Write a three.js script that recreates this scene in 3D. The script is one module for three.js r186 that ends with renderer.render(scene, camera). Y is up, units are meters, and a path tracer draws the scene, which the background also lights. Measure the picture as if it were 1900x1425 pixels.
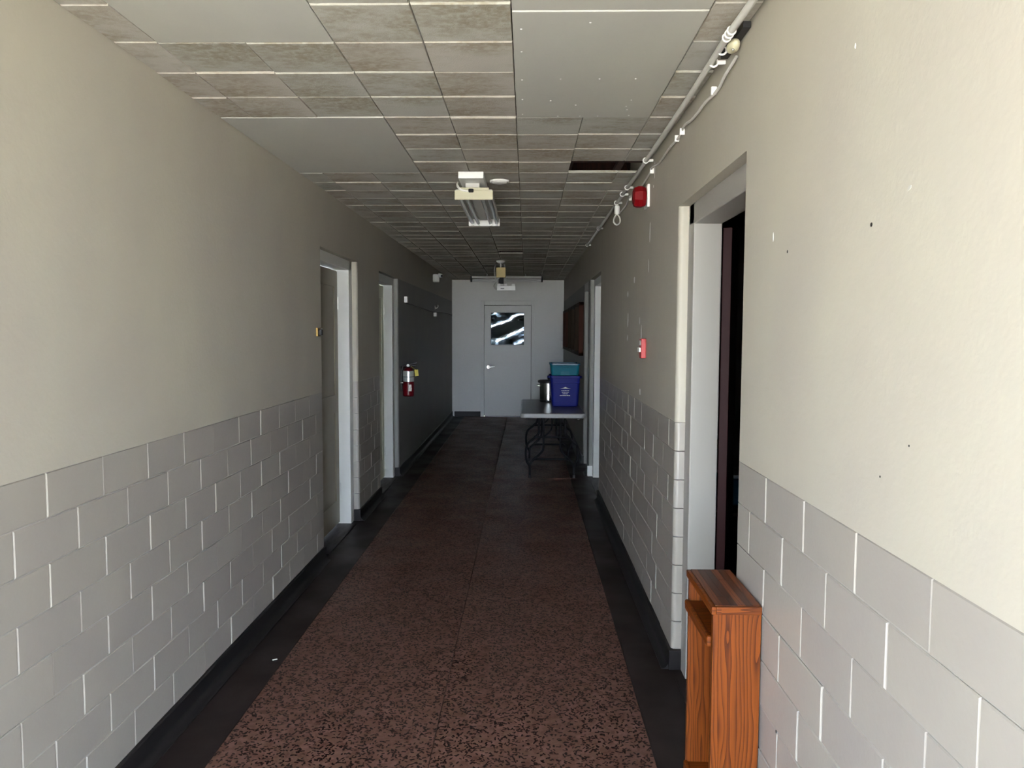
import * as THREE from 'three';
import { mergeGeometries, toCreasedNormals } from 'three/addons/utils/BufferGeometryUtils.js';
import { RoundedBoxGeometry } from 'three/addons/geometries/RoundedBoxGeometry.js';

// ------------------------------------------------------------------ camera, sky, sun, exposure
const scene = new THREE.Scene();
const renderer = new THREE.WebGLRenderer({ antialias: true });
renderer.toneMapping = THREE.LinearToneMapping;
renderer.toneMappingExposure = 6.1;
renderer.shadowMap.enabled = true;

const camera = new THREE.PerspectiveCamera(2 * Math.atan(712.5 / 1416.17) * 180 / Math.PI, 1900 / 1425, 0.05, 200);
camera.position.set(1.4229, 1.6161, 0);
camera.rotation.order = 'YXZ';
camera.rotation.set(-0.0677, 0.0189, 0.0039);
scene.add(camera);

const SKY = 5.0;
scene.background = new THREE.Color().setRGB(0.80 * SKY, 0.93 * SKY, 1.12 * SKY);
const sun = new THREE.DirectionalLight(0xffffff, 26);
sun.color.setRGB(1.0, 0.97, 0.92);
sun.position.set(9, 14, 9);
sun.target.position.set(1, 0, 10);
sun.castShadow = true;
sun.shadow.mapSize.set(2048, 2048);
Object.assign(sun.shadow.camera, { left: -15, right: 15, top: 25, bottom: -25, near: 0.5, far: 60 });
scene.add(sun, sun.target);

// ------------------------------------------------------------------ sizes (metres); depth d runs away from the camera, z = -d
const W = 2.1254, H = 2.6, END = 14.57, FRONT = -0.3;      // corridor
const WT = 1.1955, BT = 0.098, ROWS = 8, RH = (WT - BT) / ROWS;   // glazed block dado
const TH = 0.2, TOP = 2.98;                                 // wall thickness, slab level
const OPEN_TOP = 2.2;

// ------------------------------------------------------------------ helpers
let seed = 7;
const rnd = () => { seed = (seed * 1664525 + 1013904223) >>> 0; return seed / 4294967296; };
const rr = (a, b) => a + (b - a) * rnd();
const used = {};
function numbered(n) { const k = used[n] = (used[n] ?? -1) + 1; return k ? `${n}_${String(k).padStart(3, '0')}` : n; }
function metric(g, ou = 0, ov = 0, swap = false) {
  if (g.index) g = g.toNonIndexed();
  g.computeVertexNormals();
  const p = g.attributes.position, n = g.attributes.normal, uv = new Float32Array(p.count * 2);
  for (let i = 0; i < p.count; i += 3) {
    let ax = 0, ay = 0, az = 0;
    for (let k = 0; k < 3; k++) { ax += Math.abs(n.getX(i + k)); ay += Math.abs(n.getY(i + k)); az += Math.abs(n.getZ(i + k)); }
    for (let k = 0; k < 3; k++) {
      const x = p.getX(i + k), y = p.getY(i + k), z = p.getZ(i + k);
      let u, v;
      if (ay >= ax && ay >= az) { u = x; v = z; } else if (ax >= az) { u = z; v = y; } else { u = x; v = y; }
      if (swap) [u, v] = [v, u];
      uv[(i + k) * 2] = u + ou; uv[(i + k) * 2 + 1] = v + ov;
    }
  }
  g.setAttribute('uv', new THREE.BufferAttribute(uv, 2));
  return g;
}
// box from corner to corner, depth given as d
function bx(x0, x1, y0, y1, d0, d1) {
  const g = new THREE.BoxGeometry(x1 - x0, y1 - y0, d1 - d0);
  g.translate((x0 + x1) / 2, (y0 + y1) / 2, -(d0 + d1) / 2);
  return g;
}
// box with chamfered edges
function cb(x0, x1, y0, y1, d0, d1, r = 0.003, seg = 1) {
  const g = new RoundedBoxGeometry(x1 - x0, y1 - y0, d1 - d0, seg, r);
  g.translate((x0 + x1) / 2, (y0 + y1) / 2, -(d0 + d1) / 2);
  return g;
}
const clean = (g) => { const o = (g.index ? g.toNonIndexed() : g.clone()); for (const k of Object.keys(o.attributes)) if (!['position', 'normal', 'uv'].includes(k)) o.deleteAttribute(k); return o; };
const join = (list) => list.length === 1 ? list[0] : mergeGeometries(list.map(clean));
function mesh(name, geo, mat, parent = scene) {
  const m = new THREE.Mesh(Array.isArray(geo) ? join(geo) : geo, mat);
  m.name = parent === scene ? numbered(name) : name;
  m.castShadow = m.receiveShadow = true;
  parent.add(m);
  return m;
}
function group(name, x = 0, y = 0, d = 0) { const g = new THREE.Group(); g.name = numbered(name); g.position.set(x, y, -d); scene.add(g); return g; }
function tag(o, label, category, kind, grp) { o.userData = { label, category }; if (kind) o.userData.kind = kind; if (grp) o.userData.group = grp; return o; }
const structure = (name, label, category) => tag(group(name), label, category, 'structure');
const V = (x, y, d) => new THREE.Vector3(x, y, -d);
function tube(pts, r, seg = 40, rad = 10, closed = false) { return new THREE.TubeGeometry(new THREE.CatmullRomCurve3(pts, closed, 'centripetal'), seg, r, rad, closed); }
function rod(a, b, r, rad = 14) {
  const L = a.distanceTo(b), g = new THREE.CylinderGeometry(r, r, L, rad);
  g.applyQuaternion(new THREE.Quaternion().setFromUnitVectors(new THREE.Vector3(0, 1, 0), b.clone().sub(a).normalize()));
  return g.translate((a.x + b.x) / 2, (a.y + b.y) / 2, (a.z + b.z) / 2);
}
function lathe(pts, seg = 40) { return new THREE.LatheGeometry(pts.map(([r, y]) => new THREE.Vector2(r, y)), seg); }

// ------------------------------------------------------------------ noise and textures
function lattice(n) { const a = new Float32Array(n * n); for (let i = 0; i < a.length; i++) a[i] = rnd(); return a; }
const LAT = 256, lat = lattice(LAT);
function vnoise(x, y, per) {   // tiling value noise with period per
  const xi = Math.floor(x), yi = Math.floor(y), fx = x - xi, fy = y - yi;
  const sx = fx * fx * (3 - 2 * fx), sy = fy * fy * (3 - 2 * fy);
  const w = (i) => ((i % per) + per) % per, at = (i, j) => lat[(w(j) * 7 % LAT) * LAT + (w(i) * 3 + w(j) * 31) % LAT];
  const a = at(xi, yi), b = at(xi + 1, yi), c = at(xi, yi + 1), d = at(xi + 1, yi + 1);
  return a + (b - a) * sx + (c - a) * sy + (a - b - c + d) * sx * sy;
}
function fbm(u, v, per, oct = 4) { let s = 0, a = 0.5, t = 0; for (let o = 0; o < oct; o++) { s += a * vnoise(u * per, v * per, per); t += a; a *= 0.5; per *= 2; } return s / t; }
function dataTex(n, fn, srgb, metres) {
  const d = new Uint8Array(n * n * 4);
  for (let j = 0; j < n; j++) for (let i = 0; i < n; i++) {
    const c = fn(i / n, j / n), k = (j * n + i) * 4;
    for (let q = 0; q < 3; q++) d[k + q] = Math.max(0, Math.min(255, c[q] * 255));
    d[k + 3] = 255;
  }
  const t = new THREE.DataTexture(d, n, n); t.magFilter = THREE.LinearFilter; t.minFilter = THREE.LinearMipmapLinearFilter; t.generateMipmaps = true;
  t.wrapS = t.wrapT = THREE.RepeatWrapping; t.repeat.set(1 / metres, 1 / metres);
  if (srgb) t.colorSpace = THREE.SRGBColorSpace;
  t.needsUpdate = true;
  return t;
}
const grey = (g) => [g, g, g];
// brushed wall paint: faint blotches, fine roller stipple
const paintMap = dataTex(512, (u, v) => {
  const a = fbm(u, v, 6, 4), b = fbm(u + 0.37, v * 0.5 + 0.2, 12, 3);
  const k = 0.94 + 0.05 * a + 0.03 * b;
  return [k, k - 0.006 + 0.012 * (b - 0.5), k - 0.02 - 0.03 * (a - 0.5)];
}, true, 2.6);
const stipple = dataTex(512, (u, v) => grey(0.5 * fbm(u, v, 64, 3) + 0.5 * fbm(u, v, 24, 2)), false, 0.5);
// stained fibre ceiling tile
const fibreMap = dataTex(1024, (u, v) => {
  const big = fbm(u, v, 5, 3), mid = fbm(u * 0.5 + 0.3, v + 0.7, 40, 3), fine = fbm(u, v, 160, 2), dust = fbm(u * 0.5, v, 96, 2);
  const cover = Math.min(1, Math.max(0, (big * 0.8 + mid * 0.45 - 0.46) * 2.6));
  const s = cover * (0.25 + 0.75 * Math.min(1, Math.max(0, (dust * 0.6 + fine * 0.6 - 0.38) * 2.4)));
  return [0.93 - 0.17 * s, 0.925 - 0.20 * s, 0.905 - 0.25 * s];
}, true, 1.9);
const fibreBump = dataTex(512, (u, v) => grey(fbm(u, v, 128, 2)), false, 0.4);
// terrazzo: short dark curled chips in a brown red ground
function terrazzo() {
  const n = 2048, c = document.createElement('canvas'); c.width = c.height = n;
  const x = c.getContext('2d');
  x.fillStyle = '#7d5e54'; x.fillRect(0, 0, n, n);
  for (let i = 0; i < 9000; i++) {
    const k = rnd(); x.fillStyle = k < 0.4 ? 'rgba(150,120,108,0.22)' : k < 0.7 ? 'rgba(96,66,56,0.3)' : 'rgba(120,96,82,0.25)';
    const px = rnd() * n, py = rnd() * n, s = 6 + rnd() * 26;
    for (const ox of [0, -n, n]) { if (px + ox < -40 || px + ox > n + 40) continue; x.beginPath(); x.ellipse(px + ox, py, s, s * rr(0.4, 1), rnd() * 3, 0, 7); x.fill(); }
  }
  x.lineCap = 'round';
  for (let i = 0; i < 8500; i++) {
    const a = rnd() * 6.283, px = rnd() * n, py = rnd() * n, L = rr(3, 9), b = a + rr(-0.9, 0.9);
    x.strokeStyle = rnd() < 0.75 ? '#1d1210' : '#33201b'; x.lineWidth = rr(5, 11);
    for (const ox of [0, -n, n]) for (const oy of [0, -n, n]) {
      const X = px + ox, Y = py + oy; if (X < -30 || X > n + 30 || Y < -30 || Y > n + 30) continue;
      x.beginPath(); x.moveTo(X, Y); x.quadraticCurveTo(X + L * Math.cos(a), Y + L * Math.sin(a), X + L * (Math.cos(a) + Math.cos(b)), Y + L * (Math.sin(a) + Math.sin(b))); x.stroke();
    }
  }
  const t = new THREE.CanvasTexture(c); t.colorSpace = THREE.SRGBColorSpace; t.wrapS = t.wrapT = THREE.RepeatWrapping; t.repeat.set(1 / 1.5, 1 / 1.5);
  t.minFilter = THREE.LinearMipmapLinearFilter; t.generateMipmaps = true; t.anisotropy = 16;
  return t;
}
const terrazzoMap = terrazzo();
const scuffRough = dataTex(512, (u, v) => grey(0.30 + 0.30 * fbm(u, v, 8, 5)), false, 1.7);
const borderMap = dataTex(512, (u, v) => { const a = fbm(u, v, 8, 5); return [0.17 + 0.10 * a, 0.145 + 0.09 * a, 0.14 + 0.085 * a]; }, true, 1.1);
// wood grain, grain runs along v
function woodTex(l, dk, rep, freq) {
  return dataTex(1024, (u, v) => {
    const w = fbm(u, v * 0.5, 4, 3) * 1.9 + fbm(u + 0.4, v, 8, 2) * 0.25, c = Math.abs(u - 0.5);
    const ring = (c * freq + w * 3.0 + 2.2 * Math.pow(Math.abs(((v * 1.0) % 1) - 0.5), 2) * (1 - c)) % 1;
    const line = Math.pow(Math.max(0, ring), 3.2), pore = fbm(u * 4, v * 0.25, 64, 2);
    const k = Math.min(1, 0.62 * line + 0.4 * Math.max(0, pore - 0.45) + 0.12 * fbm(u, v, 8, 2));
    return [0, 1, 2].map((q) => l[q] + (dk[q] - l[q]) * k);
  }, true, rep);
}
const oakMap = woodTex([0.66, 0.40, 0.20], [0.26, 0.12, 0.05], 0.34, 16);
oakMap.repeat.set(1 / 0.30, 1 / 1.1);
const darkWoodMap = woodTex([0.30, 0.15, 0.09], [0.12, 0.05, 0.03], 0.5, 14);

// ------------------------------------------------------------------ materials
const lin = (r, g, b) => new THREE.Color().setRGB(r, g, b);
const std = (c, rough, o = {}) => new THREE.MeshStandardMaterial({ color: c, roughness: rough, ...o });
const M = {
  upper: std(lin(0.425, 0.402, 0.342), 0.55, { map: paintMap, bumpMap: stipple, bumpScale: 0.0006 }),
  dado: [lin(0.332, 0.31, 0.28), lin(0.327, 0.305, 0.276), lin(0.337, 0.315, 0.284)].map((c) => std(c, 0.34, { map: paintMap, bumpMap: stipple, bumpScale: 0.0004 })),
  joint: std(lin(0.345, 0.322, 0.293), 0.5),
  white: std(lin(0.62, 0.62, 0.59), 0.38, { bumpMap: stipple, bumpScale: 0.0003 }),
  corner: std(lin(0.74, 0.72, 0.63), 0.4, { map: paintMap }),
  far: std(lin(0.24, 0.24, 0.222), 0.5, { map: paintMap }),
  fibre: [lin(0.52, 0.50, 0.465), lin(0.50, 0.50, 0.47), lin(0.51, 0.485, 0.45)].map((c) => std(c, 0.9, { map: fibreMap, bumpMap: fibreBump, bumpScale: 0.0008 })),
  panel: std(lin(0.455, 0.455, 0.42), 0.75, { map: paintMap }),
  slab: std(lin(0.10, 0.085, 0.07), 0.95),
  joist: std(lin(0.5, 0.4, 0.3), 0.9, { map: darkWoodMap }),
  terrazzo: new THREE.MeshPhysicalMaterial({ map: terrazzoMap, color: lin(0.64, 0.60, 0.58), roughness: 1, roughnessMap: scuffRough, specularIntensity: 0.2 }),
  border: new THREE.MeshPhysicalMaterial({ map: borderMap, color: lin(0.6, 0.56, 0.56), roughness: 1, roughnessMap: scuffRough, specularIntensity: 0.2 }),
  base: new THREE.MeshPhysicalMaterial({ color: lin(0.016, 0.014, 0.014), roughness: 0.4, specularIntensity: 0.4 }),
  oak: new THREE.MeshPhysicalMaterial({ color: lin(0.44, 0.315, 0.13), roughness: 0.45, specularIntensity: 0.4, map: oakMap }),
  staves: [lin(0.60, 0.50, 0.36), lin(0.20, 0.14, 0.10), lin(0.42, 0.32, 0.23), lin(0.12, 0.08, 0.06)].map((c) => std(c, 0.4, { map: oakMap })),
  mahogany: std(lin(0.5, 0.36, 0.32), 0.4, { map: darkWoodMap }),
  cream: std(lin(0.52, 0.49, 0.34), 0.5),
  enamel: std(lin(0.80, 0.80, 0.78), 0.35),
  tray: std(lin(0.52, 0.51, 0.47), 0.45),
  lampGlass: std(lin(0.62, 0.63, 0.62), 0.18),
  metal: std(lin(0.62, 0.62, 0.60), 0.3, { metalness: 1 }),
  steel: std(lin(0.72, 0.71, 0.68), 0.22, { metalness: 1 }),
  darkSteel: new THREE.MeshPhysicalMaterial({ color: lin(0.008, 0.008, 0.009), roughness: 0.5, specularIntensity: 0.25 }),
  black: std(lin(0.012, 0.012, 0.012), 0.5),
  pipe: std(lin(0.56, 0.55, 0.51), 0.45),
  plastic: std(lin(0.78, 0.77, 0.73), 0.4),
  red: new THREE.MeshPhysicalMaterial({ color: lin(0.17, 0.003, 0.006), roughness: 0.4, specularIntensity: 0.35 }),
  brightRed: std(lin(0.45, 0.035, 0.035), 0.4),
  extRed: new THREE.MeshPhysicalMaterial({ color: lin(0.12, 0.003, 0.008), roughness: 0.3, specularIntensity: 0.5 }),
  blue: new THREE.MeshPhysicalMaterial({ color: lin(0.004, 0.009, 0.15), roughness: 0.45, specularIntensity: 0.35 }),
  teal: new THREE.MeshPhysicalMaterial({ color: lin(0.004, 0.13, 0.18), roughness: 0.45, specularIntensity: 0.4 }),
  tealDark: std(lin(0.004, 0.07, 0.12), 0.35),
  tableTopShade: new THREE.MeshPhysicalMaterial({ color: lin(0.055, 0.055, 0.055), roughness: 0.35, specularIntensity: 0.5 }),  // darkened in colour for grazing light on the top face
  tableEdgeLit: std(lin(0.27, 0.265, 0.25), 0.4),  // same table, lighter in colour where the edge faces the light
  cork: std(lin(0.06, 0.042, 0.025), 0.85),
  darkPost: new THREE.MeshPhysicalMaterial({ color: lin(0.030, 0.020, 0.011), roughness: 0.6, specularIntensity: 0.2 }),
  redPost: new THREE.MeshPhysicalMaterial({ color: lin(0.05, 0.016, 0.009), roughness: 0.6, specularIntensity: 0.2 }),
  yellow: std(lin(0.55, 0.45, 0.03), 0.5),
  brass: std(lin(0.32, 0.22, 0.08), 0.4, { metalness: 1 }),
  film: new THREE.MeshPhysicalMaterial({ color: lin(0.42, 0.52, 0.60), metalness: 1, roughness: 0.10, side: THREE.DoubleSide }),
  glass: new THREE.MeshPhysicalMaterial({ color: 0xffffff, transmission: 1, thickness: 0, roughness: 0, ior: 1.5 }),
  alu: std(lin(0.30, 0.29, 0.27), 0.4, { metalness: 0.8 }),
  concrete: std(lin(0.42, 0.40, 0.36), 0.9, { map: paintMap }),
  roomWall: std(lin(0.075, 0.06, 0.05), 0.8),  // dark colour stands in for the missing light in the room
  paper: std(lin(0.75, 0.74, 0.70), 0.8),
};

// ------------------------------------------------------------------ openings along the corridor [near d, far d]
const L1 = [5.29, 6.42], L2 = [7.38, 8.45], R1 = [2.525, 3.59], R2 = [7.32, 8.54], R3 = [8.78, 9.36];

// plan outline of a wall piece between two depths; rounded corner where it ends at an opening
function wallPiece(side, d0, d1, y0, y1, thick, roundNear, roundFar, ch = 0, r = 0.022) {
  const s = new THREE.Shape(), e = ch;
  const near = roundNear ? r : e, far = roundFar ? r : e;
  s.moveTo(d0, -thick); s.lineTo(d0, -near);
  if (roundNear) s.absarc(d0 + r, -r, r, Math.PI, Math.PI / 2, true); else if (e) s.lineTo(d0 + e, 0);
  s.lineTo(d1 - far, 0);
  if (roundFar) s.absarc(d1 - r, -r, r, Math.PI / 2, 0, true); else if (e) s.lineTo(d1, -e);
  s.lineTo(d1, -thick); s.closePath();
  const g = new THREE.ExtrudeGeometry(s, { depth: y1 - y0, bevelEnabled: false, curveSegments: 5 });
  // shape x = depth, shape y = into the corridor, extrude = up
  const p = g.attributes.position;
  for (let i = 0; i < p.count; i++) {
    const d = p.getX(i), o = p.getY(i), h = p.getZ(i);
    p.setXYZ(i, side < 0 ? o : W - o, y0 + h, -d);
  }
  let q = g.index ? g.toNonIndexed() : g;
  if (side < 0 ? false : true) flip(q);
  return metric(q);
}
function flip(g) { const a = g.attributes.position.array; for (let i = 0; i < a.length; i += 9) for (let k = 0; k < 3; k++) { const t = a[i + 3 + k]; a[i + 3 + k] = a[i + 6 + k]; a[i + 6 + k] = t; } }
// one dado block: chamfered on all four front edges, local origin at its centre on the wall face, facing +x
const blockCache = {};
function blockGeo(len, variant) {
  const key = len.toFixed(3) + variant;
  if (blockCache[key]) return blockCache[key];
  const a = len / 2 - 0.0018, b = RH / 2 - 0.0014, c = 0.0028, t = 0.03, pos = [];
  const F = [[-b + c, -a + c], [-b + c, a - c], [b - c, a - c], [b - c, -a + c]].map(([y, z]) => [0, y, z]);
  const E = [[-b, -a], [-b, a], [b, a], [b, -a]].map(([y, z]) => [-c, y, z]);
  const K = E.map(([, y, z]) => [-t, y, z]);
  const quad = (p, q, r, s) => pos.push(...p, ...q, ...r, ...p, ...r, ...s);
  quad(F[0], F[3], F[2], F[1]);
  for (let i = 0; i < 4; i++) { const j = (i + 1) % 4; quad(E[i], F[i], F[j], E[j]); quad(K[i], E[i], E[j], K[j]); }
  const g = new THREE.BufferGeometry(); g.setAttribute('position', new THREE.BufferAttribute(new Float32Array(pos), 3));
  // outward winding check against the front face
  g.computeVertexNormals(); if (g.attributes.normal.getX(0) < 0) { flip(g); g.computeVertexNormals(); }
  return blockCache[key] = metric(g, rr(0, 2), rr(0, 2));
}
function dadoRun(parent, side, d0, d1, phase, roundNear, roundFar) {
  for (let r = 0; r < ROWS; r++) {
    const yc = WT - (r + 0.5) * RH, off = phase + (r % 2 ? 0.1524 : 0);
    let k = Math.floor((d0 - off) / 0.3048);
    const cuts = [];
    for (let d = off + k * 0.3048; d < d1; d += 0.3048) if (d > d0 + 0.05 && d < d1 - 0.05) cuts.push(d);
    const e = [d0, ...cuts, d1];
    for (let i = 0; i + 1 < e.length; i++) {
      const a = e[i], b = e[i + 1], rn = roundNear && i === 0, rf = roundFar && i + 2 === e.length;
      const mat = M.dado[Math.floor(rnd() * 3)];
      if (rn || rf) {   // bullnose block at the corner of an opening
        const g = wallPiece(side, a + (rn ? 0 : 0.003), b - (rf ? 0 : 0.003), yc - RH / 2 + 0.002, yc + RH / 2 - 0.002, 0.055, rn, rf, 0.003);
        mesh('bullnose_block', g, mat, parent);
      } else {
        const m = mesh('glazed_block', blockGeo(b - a, Math.floor(rnd() * 4)), mat, parent);
        const proud = rr(-0.0022, 0.0014);
        m.position.set(side < 0 ? proud : W - proud, yc, -(a + b) / 2);
        m.rotation.set(0, (side < 0 ? 0 : Math.PI) + rr(-0.005, 0.005), rr(-0.004, 0.004));
      }
    }
  }
}

// ------------------------------------------------------------------ floor
{
  const f = structure('floor', 'brown terrazzo corridor floor flecked with black between two dark borders', 'floor');
  mesh('subfloor', bx(-TH, W + TH, -0.25, -0.012, FRONT - 0.2, END + 0.2), M.black, f);
  const TL = 0.236, TR = 1.918, MID = 1.065, g = 0.0015;
  mesh('border_strip', metric(bx(-0.19, TL - g, -0.012, 0, FRONT, END)), M.border, f);
  mesh('border_strip', metric(bx(TR + g, W + 0.19, -0.012, 0, FRONT, END)), M.border, f);
  for (const [a, b] of [[FRONT, END]]) {
    mesh('terrazzo_panel', metric(bx(TL + g, MID - g, -0.012, 0, a, b)), M.terrazzo, f);
    mesh('terrazzo_panel', metric(bx(MID + g, TR - g, -0.012, 0, a, b), 0.37, 0.61), M.terrazzo, f);
  }
}

// ------------------------------------------------------------------ walls
{
  const w = structure('wall_left', 'long cream painted left wall over a dado of greige glazed blocks', 'wall');
  const up = [];
  up.push(wallPiece(-1, FRONT, END, OPEN_TOP, TOP, TH));
  for (const [a, b, rn, rf] of [[FRONT, L1[0], 0, 1], [L1[1], L2[0], 1, 1]]) up.push(wallPiece(-1, a, b, WT, OPEN_TOP, TH, rn, rf));
  mesh('plaster', up, M.upper, w);
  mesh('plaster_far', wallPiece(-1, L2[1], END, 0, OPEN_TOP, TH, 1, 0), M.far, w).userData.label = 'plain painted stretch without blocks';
  const back = [];
  for (const [a, b] of [[FRONT, L1[0]], [L1[1], L2[0]]]) back.push(bx(-TH, -0.054, 0, WT, a + 0.01, b - 0.01), bx(-0.06, -0.0042, 0, WT, a + 0.03, b - 0.03));
  mesh('mortar', back, M.joint, w);
  dadoRun(w, -1, FRONT, L1[0], 2.213, false, true);
  dadoRun(w, -1, L1[1], L2[0], 2.213, true, true);
}
let wallRight;
{
  const w = wallRight = structure('wall_right', 'long off white right wall over a dado of pale glazed blocks', 'wall');
  const up = [];
  up.push(wallPiece(1, FRONT, END, OPEN_TOP, TOP, TH));
  for (const [a, b, rn, rf] of [[FRONT, R1[0], 0, 1], [R1[1], R2[0], 1, 1]]) up.push(wallPiece(1, a, b, WT, OPEN_TOP, TH, rn, rf));
  mesh('plaster', up, M.upper, w);
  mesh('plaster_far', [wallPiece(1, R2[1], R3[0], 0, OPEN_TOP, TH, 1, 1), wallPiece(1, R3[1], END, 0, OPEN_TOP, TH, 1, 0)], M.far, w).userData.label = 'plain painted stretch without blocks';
  const back = [];
  for (const [a, b] of [[FRONT, R1[0]], [R1[1], R2[0]]]) back.push(bx(W + 0.054, W + TH, 0, WT, a + 0.01, b - 0.01), bx(W + 0.0042, W + 0.06, 0, WT, a + 0.03, b - 0.03));
  mesh('mortar', back, M.joint, w);
  dadoRun(w, 1, FRONT, R1[0], 1.307, false, true);
  dadoRun(w, 1, R1[1], R2[0], 1.307, true, true);
  // nail holes and chips in the paint
  for (const [d, y, r] of [[1.59, 1.838, 0.0045], [2.093, 1.836, 0.004], [2.076, 0.505, 0.0045], [1.512, 1.333, 0.0022], [1.403, 1.411, 0.002], [6.05, 0.71, 0.006]]) {
    const g = new THREE.CylinderGeometry(r, r, 0.0016, 10); g.rotateZ(Math.PI / 2); g.translate(W, y, -d);
    mesh('nail_hole', g, M.black, w);
  }
  const chip = (d, y, wd, h, tilt = 0, cm = M.enamel) => {
    const s = new THREE.Shape(), n = 9;
    for (let i = 0; i < n; i++) { const a = i / n * 6.283, k = rr(0.6, 1); const px = wd / 2 * k * Math.cos(a), py = h / 2 * k * Math.sin(a); i ? s.lineTo(px, py) : s.moveTo(px, py); }
    const g = new THREE.ExtrudeGeometry(s, { depth: 0.0007, bevelEnabled: false }); g.rotateZ(tilt); g.rotateY(-Math.PI / 2); g.translate(W, y, -d);
    mesh('paint_chip', g, cm, w);
  };
  chip(1.698, 2.233, 0.007, 0.014); chip(2.215, 1.89, 0.008, 0.03); chip(1.438, 1.884, 0.016, 0.010, 0.5, M.panel);
  chip(4.30, 2.52, 0.02, 0.11); chip(4.33, 2.43, 0.02, 0.02); chip(4.43, 2.19, 0.03, 0.16); chip(4.46, 2.0, 0.02, 0.10);
  chip(5.04, 1.96, 0.06, 0.07, 0.6); chip(5.35, 1.88, 0.06, 0.05, -0.6); chip(5.33, 1.70, 0.05, 0.12); chip(5.34, 1.58, 0.05, 0.05); chip(4.78, 1.69, 0.03, 0.05); chip(4.70, 1.60, 0.025, 0.16); chip(4.72, 1.25, 0.06, 0.05);
}
{
  const w = structure('wall_back', 'pale grey end wall around the closed door', 'wall');
  mesh('plaster', [bx(-TH, 0.56, 0, TOP, END, END + 0.2), bx(1.56, W + TH, 0, TOP, END, END + 0.2), bx(0.56, 1.56, 2.2, TOP, END, END + 0.2)].map((g) => metric(g)), M.white, w);
}
// baseboards: black cove base
function coveBase(side, d0, d1) {
  const s = new THREE.Shape();
  s.moveTo(-0.01, 0); s.lineTo(0.045, 0); s.lineTo(0.045, 0.003); s.absarc(0.045, 0.036, 0.033, -Math.PI / 2, -Math.PI, true); s.lineTo(0.012, BT - 0.004); s.lineTo(0.008, BT); s.lineTo(-0.01, BT); s.closePath();
  const g = new THREE.ExtrudeGeometry(s, { depth: d1 - d0, bevelEnabled: false, curveSegments: 6 });
  g.translate(0, 0, -d1);
  if (side > 0) { g.scale(-1, 1, 1); g.translate(W, 0, 0); const q = g.index ? g.toNonIndexed() : g; flip(q); return metric(q); }
  return metric(g);
}
{
  const b = structure('baseboard_left', 'black cove base along the left wall', 'baseboard');
  for (const [a, e] of [[FRONT, L1[0]], [L1[1], L2[0]], [L2[1], END]]) mesh('base_strip', coveBase(-1, a, e), M.base, b);
  for (const d of [L1[1], L2[1]]) mesh('base_return', cb(-0.05, 0.012, 0, BT, d - 0.014, d + 0.01, 0.004), M.base, b);
  const c = structure('baseboard_right', 'black cove base along the right wall', 'baseboard');
  for (const [a, e] of [[FRONT, R1[0]], [R1[1], R2[0]], [R2[1], R3[0]], [R3[1], END]]) mesh('base_strip', coveBase(1, a, e), M.base, c);
  mesh('base_return', cb(W - 0.012, W + 0.05, 0, BT, R1[1] - 0.014, R1[1] + 0.01, 0.004), M.base, c);
  mesh('base_return', cb(W - 0.012, W + 0.05, 0, BT + 0.02, R2[1] - 0.016, R2[1] + 0.01, 0.004), M.plastic, c).userData.label = 'white block at the foot of the door opening';
  const k = structure('baseboard_back', 'dark base at the foot of the end wall left of the door', 'baseboard');
  mesh('base_strip', cb(0.045, 0.545, 0, BT, END - 0.02, END + 0.01, 0.006, 2), M.base, k);
}

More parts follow.
